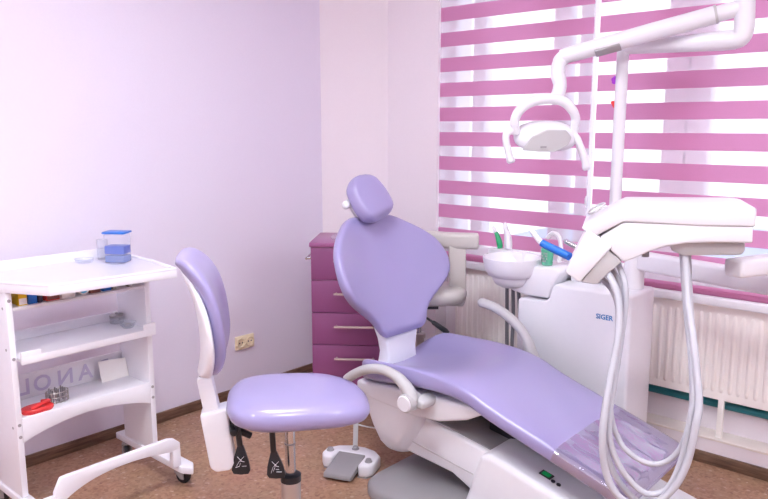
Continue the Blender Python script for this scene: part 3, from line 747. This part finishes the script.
# headrest
hl = R(30); hv = V((-math.sin(hl), 0, math.cos(hl))); hn = V((math.cos(hl), 0, math.sin(hl))); hu = Y1*math.cos(R(14))+hv*math.sin(R(14)); hv = hv*math.cos(R(14))-Y1*math.sin(R(14))
hc = V((-2.09, YC-.005, 1.135))
hs = [(0,.078),(.03,.098),(.075,.108),(.12,.105),(.165,.09),(.21,.06)]
hs = smooth([(d, w_, 0) for d, w_ in hs], 4); rings = []
for s_, k in rounded([(p.x, p.y) for p in hs], (.04, .045), 5):
    d, w_ = s_; rings.append(padring(hc+hv*(d-.1)-hn*.03, hu, hn, w_-(1-k)*.04, .085*max(.3, k), 2.6, .012*k, N=44))
build('headrest', MB().loft(rings), LILAC, t, ang=60)
b = MB(); b.obox(hc-hn*.088, (hu, hv, hn), (.12, .10, .03)); b.loft([[p_+Y1*(.022*a_)+bn*(.008*c_) for a_, c_ in ((-1,-1),(1,-1),(1,1),(-1,1))] for p_ in (hc-hn*.09, base+bv*.50-bn*.082, base+bv*.40-bn*.085)])
b.cyl(hc-hn*.07-Y1*.105+hv*.0, hc-hn*.08-Y1*.03, .013, 14); b.lathe([(.017,0),(.019,.01),(.012,.02)], hc-hn*.07-Y1*.1, 16, (0,-1,0))
build('headrest_bracket', b, WHITE, t, bevel=.004)
# armrests
def armrest(pts, ya, r0, cap, endblock):
    ps = smooth([V((x, ya, z)) for x, z in pts], 7); n = len(ps)
    rr = [r0*(1.0 if i < n*.6 else 1+.6*(i/n-.6)/.4) for i in range(n)]; rr[0] = r0*.55; rr[1] = r0*.85
    o = MB().tube(ps, rr, 16)
    a = build('armrest', o, GREYARM, t, ang=60)
    x, z = cap
    build('pivot', MB().lathe([(.033,-.034),(.036,-.03),(.036,.03),(.034,.034)], (x, ya, z), 28, (0,1,0)), GREYARM, a, bevel=.003)
    build('pivot_cap', MB().lathe([(.031,.032),(.031,.037),(.028,.04),(.001,.041)], (x, ya, z), 28, (0,-1,0)), WHITE, a)
    return a
def ap(px, py, Y): q = ony(px, py, Y); return (q.x, q.z)
ya = 2.0
armrest([ap(346,380,ya), ap(353,375,ya), ap(366,369.5,ya), ap(382,369.5,ya), ap(397,377,ya), ap(408,390,ya), ap(412,401,ya)], ya, .0195, ap(410,401.5,ya), True)
b = MB(); x, z = ap(412, 401, ya); b.prism([(x-.02, ya+.0, z-.03), (x+.05, ya+.0, z-.026), (x+.06, ya+.0, z+.004), (x+.008, ya+.0, z+.02)], (0, .09, 0)); build('armrest_mount', b, GREYARM, t, bevel=.012, seg=3)
yb = 2.6
armrest([ap(479,302,yb), ap(492,306,yb), ap(505,314,yb), ap(518,326,yb), ap(527,340,yb), ap(532,356,yb), ap(535,366,yb)], yb, .021, ap(536,372,yb), True)

# ------------------------------------------------------------------ dental unit (cuspidor cabinet)
UX0, UX1, UY0, UY1 = -1.62, -1.105, 2.71, 2.95
t = DU = thing('dental_unit', 'white dental unit cabinet with spittoon standing behind the dental chair', 'dental unit', (-1.38, 2.83, 0))
b = MB(); b.prism([(x, UY0, z) for x, z in ((UX0,0),(UX1,0),(UX1-.004,.775),(-1.435,.775),(-1.455,.765),(-1.47,.705),(-1.49,.695),(UX0+.002,.69))], (0, UY1-UY0, 0))
cab = build('cabinet', b, WHITE, t, bevel=.014, seg=3)
lg = MB(); pa, pb_ = ony(596.5, 315.5, UY0), ony(612.5, 319.5, UY0); pm = (pa+pb_)/2
text_mb(lg, 'SIGER', .028, (pm.x, UY0-.0008, pm.z), (1,0,0), (0,0,1), .001, bold=.0006)
build('lettering', lg, LOGO, cab, label='blue lettering on the cabinet')
b = MB(); b.prism([(x, UY0+.01, z) for x, z in ((-1.70,.79),(-1.66,.715),(-1.6,.705),(-1.475,.705),(-1.45,.78),(-1.42,.825),(-1.44,.842),(-1.60,.835))], (0,.19,0)); build('spittoon_arm', b, WHITE, t, bevel=.012, seg=3)
b = MB(); b.box((-1.43, 2.82, .77), (-1.31, 2.94, .90)); build('instrument_tower', b, WHITE, t, bevel=.012, seg=3)
bc = ony(512, 258, 2.74); bz_ = .855
b = MB().lathe([(.02,-.128),(.05,-.126),(.074,-.112),(.086,-.09),(.088,-.080),(.103,-.074),(.117,-.05),(.125,-.02),(.128,0),(.128,.006),(.122,.008),(.115,-.01),(.096,-.05),(.06,-.072),(.001,-.08)], (bc.x, 2.74, bz_), 40)
build('bowl', b, WHITE, t, ang=50)
b = MB()
for k, (px, x2) in enumerate(((505, 507), (511, 512), (516, 519))):
    a = ony(px+2, 284, 2.86); c_ = ony(x2, 350, 2.86); b2 = MB(); b2.tube(smooth([a+V((0,0,.05)), a, (a+c_)/2+V((.004*k,0,0)), c_, c_+V((.02,0,-.2))], 6), .0085, 10)
    build('suction_hose', b2, HOSED, t)
b = MB(); tp = ony(500, 256, 2.87); b.box((tp.x-.05, 2.84, .76), (tp.x+.14, 2.9, .866)); build('tip_holder', b, WHITE, t, bevel=.008)
b = MB(); q = lambda x, y: ony(x, y, 2.80)
b.tube(smooth([q(559, 262), q(561, 248), q(559, 237), q(553, 233), q(547, 238)], 6), .0095, 12); build('cup_filler', b, WHITE, t)
b = MB(); b.tube([ony(565, 241, 2.85), ony(582, 250, 2.85)], .012, 14); b.tube([ony(582, 250, 2.85), ony(583, 262, 2.85)], .008, 10); build('chrome_nozzle', b, CHROME, t)
# suction handpieces standing in the holder
zh = .869
def wand(px0, py0, px1, py1, m, label, tipm, rr):
    a = ony(px0, py0, 2.87); c_ = ony(px1, py1, 2.87); a.z = zh
    o = thing('suction_handpiece', label, 'handpiece', a, group='suction handpieces behind the spittoon bowl')
    n = 8; ps = [a+(c_-a)*(i/n)+V((.008*math.sin(math.pi*i/n),0,0)) for i in range(n+1)]
    build('handle', MB().tube(ps[:7], [rr*.9, rr, rr, rr*.95, rr*.85, rr*.75, rr*.6], 12), m, o)
    build('tip', MB().tube(ps[6:], [rr*.62, rr*.55, rr*.5], 12), tipm, o)
wand(500, 257, 493, 227, GREEN, 'green suction handpiece standing behind the white spittoon bowl', WHITE, .014)
wand(508, 257, 504, 223, WHITE, 'white suction handpiece standing behind the spittoon bowl', WHITE, .019)
# green cup on the arm
p = ony(547, 264, 2.76); p.z = .8425
cup = thing('drinking_cup', 'small clear green cup standing beside the spittoon bowl', 'cup', p)
build('cup', MB().lathe([(.022,0),(.0235,.003),(.028,.072),(.0265,.072),(.0225,.006),(.001,.005)], p, 24), CLEARG, cup)
lbm = MB()
for i in range(5):
    for j in range(4):
        if (i*7+j*3) % 4:
            a = R(-118+i*13); rr = .0255+.0015*j/4
            d = V((math.cos(a), math.sin(a), 0)); s_ = V((-d.y, d.x, 0)); lbm.obox(p+d*(rr+.0012)+V((0,0,.02+.011*j)), (d, s_, Z1), (.001, .0045, .008))
build('print', lbm, DGREY, cup, label='grey printed pattern')

# ------------------------------------------------------------------ operating lamp on its post
PB = V((-1.262, 2.86, .7755))
t = thing('operating_lamp', 'white operating lamp on a jointed arm above the dental chair', 'lamp', PB)
zt_ = 1.735; ptop = V((PB.x, PB.y, zt_))
build('post', MB().cyl(PB, ptop, .0235, 24), WHITE, t)
build('post_collar', MB().lathe([(.04,0),(.04,.09),(.036,.1),(.0245,.102)], PB, 28), WHITE, t)
e1 = ond(742, 35, 2.6); e1.z = zt_
a0 = ptop+(ptop-e1).normalized()*.022
build('lower_arm', MB().tube([a0, a0+(e1-a0)*.06, a0+(e1-a0)*.5, e1-(e1-a0).normalized()*.06, e1-(e1-a0).normalized()*.02+V((0,0,.0))], [.018,.025,.031,.036,.034], 20), WHITE, t, ang=60)
e2 = e1+V((0,0,.112))
build('elbow', MB().tube(smooth([e1-(e1-a0).normalized()*.05, e1-(e1-a0).normalized()*.01+V((0,0,.004)), e1+V((.004,0,.03)), e1+V((.004,0,.08)), e1+V((0,0,.15))], 6), [.034]*25, 20), WHITE, t, ang=60)
l1 = ond(561, 57, 2.86)
ua = (l1-e2).normalized()
build('spring_arm', MB().tube([e2-ua*.0, e2+ua*.09, e2+ua*.1, (e2+l1)/2, l1-ua*.05, l1], [.029,.029,.033,.034,.031,.028], 20), WHITE, t, ang=40)
gp = e2+(l1-e2)*.74; pu = V((0,0,1)); sd_ = ua.cross(pu).normalized(); un = sd_.cross(ua).normalized()
if un.z > 0: un = -un
un = (un*.75-V((-math.sin(YAW), math.cos(YAW), 0))*.66).normalized(); sd_ = ua.cross(un).normalized()
build('arm_slot', MB().obox(gp+un*.03, (ua, sd_, un), (.095, .034, .014)), MGREY, t, bevel=.003, label='grey slot under the arm')
build('elbow_seam', MB().tube([e2+ua*.088, e2+ua*.097], [.0345,.0345], 20), GREYARM, t)
d_ = 2.84
build('drop_tube', MB().tube(smooth([l1-ua*.03+V((0,0,.0)), l1+V((0,0,-.012)), ond(557.5, 72, d_), ond(560, 86, d_), ond(555, 102, d_)], 6), [.029]*8+[.027]*9+[.026]*8, 18), WHITE, t, ang=60)
# lamp head: dish with a hoop and two handles
hcen = ond(546, 128, 2.82)
hx = RT; hy = V((-math.sin(YAW), math.cos(YAW), 0))
q = lambda px, py, dd_=0: onp(px, py, hcen+hy*dd_, hy)
hoop = smooth([q(516.5,134), q(514.5,122,-.01), q(519,111,-.02), q(530,102.5,-.02), q(545,99,-.02), q(560,100,-.02), q(570,107,-.02), q(575.5,118,-.01), q(573.5,133)], 6)
nh = len(hoop); hd = build('lamp_hoop', MB().tube(hoop, [.016+.004*math.sin(math.pi*i/(nh-1)) for i in range(nh)], 14), WHITE, t, ang=60)
rings = []
# reflector dish: a shallow shell, its back towards us, light face away and down
dax = (hy*.55 + V((0,0,-.83))).normalized(); dn2 = (hy - dax*hy.dot(dax)).normalized()
dc = q(545, 137, .02)
for h_, kx, ky in ((-.052,.12,.1),(-.05,.5,.42),(-.043,.72,.66),(-.028,.9,.88),(-.008,.99,1.0),(.008,1,1.02),(.016,.97,.98),(.018,.9,.9)):
    rings.append([dc+dax*h_+hx*(.122*kx*sgp(math.cos(2*math.pi*j/40), .9))+dn2*(.078*ky*sgp(math.sin(2*math.pi*j/40), .9)) for j in range(40)])
build('reflector', MB().loft(rings), WHITE, t, ang=40)
b = MB(); b.loft([[dc+dax*.0185+hx*(.122*k*.88*math.cos(2*math.pi*j/32))+dn2*(.078*k*.88*math.sin(2*math.pi*j/32)) for j in range(32)] for k in (1,)]+[[dc+dax*.0225+hx*(.11*.7*math.cos(2*math.pi*j/32))+dn2*(.078*.6*math.sin(2*math.pi*j/32)) for j in range(32)]]); build('lens', b, LAMPFACE, t)
fp = [q(521,150,-.05), q(532,136,-.08), q(547,129,-.085), q(566,129.5,-.07), q(572,137,-.05), q(568,145,-.06), q(555,151.5,-.075), q(537,151.5,-.075)]
cen_ = sum(fp, V())/len(fp)
b = MB(); b.loft([fp, [p_+(cen_-p_)*.06-hy*.012-V((0,0,.003)) for p_ in fp]]); b2 = build('rear_cover', b, GREYARM, t, bevel=.004, label='pale grey faceted rear cover')
b = MB(); pm = cen_+V((0,0,0)); pl_ = q(543.5, 147, -.097); b.obox(pl_, (hx, hy, Z1), (.022, .006, .007)); build('badge', b, DGREY, b2)
for hp in ([q(515.5,130,.0), q(507,133,-.01), q(506,141,-.015), q(508.5,152,-.015), q(511.5,163,-.015)], [q(571,136,.0), q(576,137,-.01), q(580,146,-.015), q(584,157,-.015), q(587,170,-.015)]):
    ps = smooth(hp, 5); n = len(ps)
    build('handle', MB().tube(ps, [.014 if i < n*.85 else .0165 if i < n-1 else .012 for i in range(n)], 14), WHITE, t, ang=60)
pz = lambda py: ony(615.5, py, PB.y-.02).z
b = MB(); o = V((PB.x-.023, PB.y-.010, pz(80)))
for i in range(5): a = R(90+72*i); b.lathe([(.0085,0),(.0085,.002),(.001,.0025)], o+V((0,0,0))+RT*(.0075*math.cos(a))+V((0,0,.0085*math.sin(a))), 12, -hy)
build('sticker', b, PURPLE, t, label='purple flower sticker')
b = MB(); o = V((PB.x-.023, PB.y-.010, pz(104)))
for dx, dz, r_ in ((-.005,.006,.0075),(.005,.006,.0075),(0,-.002,.008),(0,-.009,.005)): b.lathe([(r_,0),(r_,.002),(.001,.0025)], o+RT*dx+V((0,0,dz)), 14, -hy)
build('sticker', b, RED, t, label='red heart sticker')

# ------------------------------------------------------------------ instrument delivery unit
DA = R(23.9); dw = V((math.cos(DA), math.sin(DA), 0)); dd2 = V((-math.sin(DA), math.cos(DA), 0))
FO = ond(690, 225, 2.13)
g = lambda px, py, k=0: onp(px, py, FO, dd2) + dd2*k
t = thing('instrument_delivery_unit', 'white instrument delivery unit with hanging grey hoses over the chair foot', 'dental delivery unit', V((FO.x, FO.y+.15, FO.z-.2)), DA)
# upper cover with chamfered far edge
DEP = .34
fr_ = [g(622.5,206.5), g(757,208), g(756,227), g(700,226), g(623.5,222), g(592.5,238), g(581,228)]
cen_ = g(690, 216)
rr_ = [(p_ + dd2*DEP) for p_ in fr_]
mid_ = [p_+dd2*(DEP-.07) for p_ in fr_]
sh_ = V((0,0,0))
rr_ = [p_ + (g(690, 216, DEP)-p_).dot(dw)*dw*.07 for p_ in rr_]
b = MB(); b.loft([fr_, mid_, rr_]); build('upper_cover', b, WHITE, t, bevel=.006, seg=3)
lo_ = [g(624,222.5,.004), g(753.5,227,.004), g(753,243.5,.004), g(715,243,.004), g(688,243.5,.004), g(665,247,.004), g(648,252.5,.004), g(634,259,.004), g(623,262.5,.004), g(612,252,.004), g(600,237,.004)]
b = MB(); b.prism(lo_, dd2*(DEP-.05)); build('lower_body', b, WHITE, t, bevel=.006, seg=3)
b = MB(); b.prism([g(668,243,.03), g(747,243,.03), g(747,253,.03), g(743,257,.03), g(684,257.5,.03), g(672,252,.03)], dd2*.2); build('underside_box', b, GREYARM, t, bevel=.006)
# slanting holder with white face
b = MB(); b.prism([g(587,229,-.004), g(613,246,-.004), g(579.5,282.5,-.004), g(565,272,-.004)], dd2*(DEP-.06)); hol = build('holder_panel', b, WHITE, t, bevel=.005, seg=3)
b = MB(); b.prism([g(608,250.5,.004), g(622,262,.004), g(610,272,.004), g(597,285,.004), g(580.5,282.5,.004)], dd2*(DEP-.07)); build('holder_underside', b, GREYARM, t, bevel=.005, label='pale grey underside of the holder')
# slot in the sloped cover shown as a dark recess frame
b = MB(); o = g(596, 214.5, .15); sl = (g(622.5,206.5)-g(581,228)).normalized(); nl = dd2.cross(sl).normalized()
if nl.z < 0: nl = -nl
b.tube([o+sl*(.028*math.cos(a))+dd2*(.09*math.sin(a))+nl*.004 for a in [2*math.pi*i/28 for i in range(28)]], .004, 8, True); build('grip_ring', b, GREYARM, t)
b = MB(); b.cyl(g(646,252,.05), g(646,259.5,.05), .011, 14); build('air_valve', b, DGREY, t)
# hoses: two thick ones at the holder, two at the body, looping under
hp = lambda px, py, k=-.02: onp(px, py, FO+dd2*(k-.13*min(1, max(0, (py-300)/130))), dd2)
HO = [
 ([(607,272,.03),(613,283,.0),(618.5,300,-.02),(619,330,-.02),(612,370,-.02),(605,410,-.02),(602.5,440,-.02),(605,468,-.02),(613,489,-.02),(628,503,-.02),(650,505,-.02),(672,490,-.02),(687,463,-.02),(696,425,-.02),(699,400,-.02),(694,345,-.02),(688,300,0),(685,254,.05)], .0108),
 ([(617,262,.06),(624,280,.02),(625.5,305,.01),(621,340,.01),(614,385,.01),(609,420,.0),(611,445,.0),(622,470,.0),(640,490,.0),(655,494,.0),(670,485,0),(683,455,0),(691,415,.0),(694,395,.0),(690,340,.02),(686,300,.03),(684,252,.06)], .0092),
 ([(612,268,.08),(619,283,.05),(621,305,.04),(619,350,.03),(611,390,.03),(612,420,.03),(622,445,.03),(640,460,.03),(658,464,.03),(674,456,.03),(685,438,.03),(692,405,.03),(691,360,.04),(686,310,.05),(682,253,.08)], .0084),
 ([(601,278,.1),(612,290,.06),(618,310,.06),(616,350,.05),(606,400,.05),(604,430,.05),(607,455,.05),(618,480,.05),(636,500,.05),(652,503,.05),(667,493,.05),(680,470,.05),(690,435,.05),(696,405,.05),(693,350,.06),(690,300,.07),(688,252,.1)], .0092)]
for pts, r_ in HO:
    build('hose', MB().tube(smooth([hp(*q_) for q_ in pts], 8), r_, 12), HOSE, t, ang=80)
# carrying arm: from the post of the unit out to an elbow and back under the tray
ea = V((-1.15, 2.86, .893)); eb = ond(806, 291, 2.4); eb.z = .893
ar = (eb-ea).normalized(); asd = V((-ar.y, ar.x, 0))
b = MB(); b.loft([[ea+ar*d+asd*w_*s1+V((0,0,zz)) for s1, zz in ((-1,-.037),(1,-.037),(1,.037),(-1,.037))] for d, w_ in ((0,.03),((eb-ea).length*.5,.034),((eb-ea).length,.036))])
build('swing_arm', b, WHITE, t, bevel=.014, seg=4)
build('arm_elbow', MB().lathe([(.045,-.05),(.05,-.045),(.05,.13),(.045,.135)], eb, 28), WHITE, t)
ec = g(740, 258, .12)
b = MB(); e3 = V((eb.x, eb.y, eb.z+.105)); dr = (ec-e3); dr.z = 0; dl = dr.length; dr.normalize(); ds_ = V((-dr.y, dr.x, 0)); zc = g(750, 257, .12).z
b.loft([[e3+dr*d+ds_*w_*s1+V((0,0,zz)) for s1, zz in ((-1,-.028),(1,-.028),(1,.028),(-1,.028))] for d, w_ in ((0,.036),(dl,.034))]); build('tray_arm', b, WHITE, t, bevel=.012, seg=3)
build('arm_joint', MB().cyl(V((-1.165, 2.86, .7758)), V((-1.165, 2.86, .94)), .04, 24), WHITE, t)
# blue handpiece lying in the holder
a = ond(530.5, 229.5, 2.42); c_ = ond(569.5, 256.6, 2.31)
hpt = thing('dental_handpiece', 'blue sleeved handpiece with white tip resting in the delivery unit holder', 'handpiece', c_, 0)
ax_ = (c_-a); n = 10; ps = smooth([a, ond(535,235,2.405), ond(542,243,2.385), ond(557,250.5,2.345), c_], 3)[:11]; ps[10] = c_
build('tip', MB().tube(ps[:7], [.005,.008,.0085,.0085,.009,.0095,.0105], 12), WHITE, hpt)
build('sleeve', MB().tube(ps[6:], [.0125,.013,.013,.0135,.0135], 14), BLUE, hpt)

# ------------------------------------------------------------------ assistant stool behind the chair
D2 = 3.45; sc2 = ond(418, 330, D2); sc2.z = 0
t = thing('assistant_stool', 'warm grey assistant stool with padded bar behind the dental chair', 'stool', sc2, YAW)
FH = V((-math.sin(YAW), math.cos(YAW), 0))
def s2(px, py, k=0): return onp(px, py, sc2+FH*k, FH)
top = s2(440, 286).z
ctr2 = sc2+RT*.045+FH*.015
rings = []
for z, k in ((-.078,.72),(-.07,.88),(-.05,.98),(-.03,1),(-.012,.95),(-.003,.84),(.0,.6),(.001,.1)):
    rings.append([ctr2+RT*(.185*k*sgp(math.cos(2*math.pi*j/44), .8))+FH*(.14*k*sgp(math.sin(2*math.pi*j/44), .8))+V((0,0,top+z)) for j in range(44)])
build('seat', MB().loft(rings), BEIGE, t, ang=60)
zbar = s2(455, 241).z
cp = [s2(x, 241, k) for x, k in ((404,.13),(425,.08),(450,.02),(470,-.0),(479,-.005))]
ps = smooth(cp, 6); n = len(ps); rings = []
for i, p in enumerate(ps):
    tg = (ps[min(n-1,i+1)]-ps[max(0,i-1)]).normalized(); sd_ = Z1.cross(tg).normalized(); e = 1 if 1 < i < n-2 else (.9 if i in (1, n-2) else .6)
    rings.append(padring(V((p.x,p.y,zbar)), sd_, Z1, .03*e, .076*e, 3.4, N=28))
build('backrest_bar', MB().loft(rings), BEIGE, t, ang=60)
b = MB(); b.prism([s2(449,246,-.012), s2(466,246,-.012), s2(466.5,300,-.012), s2(463,307,-.012), s2(447,306,-.012), s2(449,285,-.012)], FH*.03); build('post', b, BEIGE, t, bevel=.007, seg=3)
b = MB(); b.obox(sc2+V((0,0,top-.085)), (RT, FH, Z1), (.18, .14, .02)); build('seat_plate', b, BLACK, t)
build('gas_column', MB().cyl(sc2+V((0,0,.3)), sc2+V((0,0,top-.08)), .017, 20), CHROME, t)
build('column_sleeve', MB().lathe([(.03,.08),(.03,.44),(.036,.442),(.036,.462),(.02,.466)], sc2, 24), STEEL, t)
l0, l1_ = s2(421, 314, -.1), s2(448.5, 333, -.1)
b = MB(); b.tube([l0+(l0-l1_)*.3+FH*.06, l0, l0+(l1_-l0)*.4, l0+(l1_-l0)*.45, l0+(l1_-l0)*.9, l1_], [.005,.005,.006,.0105,.013,.008], 10); build('lever', b, BLACK, t)
star(t, sc2, STEEL, .2, 1.1)

# ------------------------------------------------------------------ light
wd = bpy.data.worlds.new('sky'); S.world = wd; wd.use_nodes = True; nt = wd.node_tree
bg = nt.nodes['Background']; bg.inputs[1].default_value = 1.5
tc = nt.nodes.new('ShaderNodeTexCoord'); nz = nt.nodes.new('ShaderNodeTexNoise'); nz.inputs['Scale'].default_value = 2.5; nz.inputs['Detail'].default_value = 3
cr = nt.nodes.new('ShaderNodeValToRGB'); cr.color_ramp.elements[0].color = (.86, .91, 1, 1); cr.color_ramp.elements[1].color = (1, .99, .97, 1)
cr.color_ramp.elements[0].position = .35; cr.color_ramp.elements[1].position = .6
nt.links.new(tc.outputs['Generated'], nz.inputs['Vector']); nt.links.new(nz.outputs['Fac'], cr.inputs[0]); nt.links.new(cr.outputs[0], bg.inputs[0])
pl = bpy.data.lights.new('window_portal', 'AREA'); pl.shape = 'RECTANGLE'; pl.size = OX1-OX0; pl.size_y = OZ1-OZ0; pl.cycles.is_portal = True
po = bpy.data.objects.new('window_portal', pl); COL.objects.link(po); po.location = ((OX0+OX1)/2, WW+.33, (OZ0+OZ1)/2); po.rotation_euler = (-math.pi/2, 0, 0)

vs = S.view_settings; vs.view_transform = 'Standard'; vs.look = 'None'; vs.exposure = 0.36; vs.gamma = 1; vs.use_curve_mapping = False
S.cycles.use_denoising = True; S.cycles.max_bounces = 10; S.cycles.diffuse_bounces = 6; S.cycles.transparent_max_bounces = 16; S.cycles.sample_clamp_indirect = 8
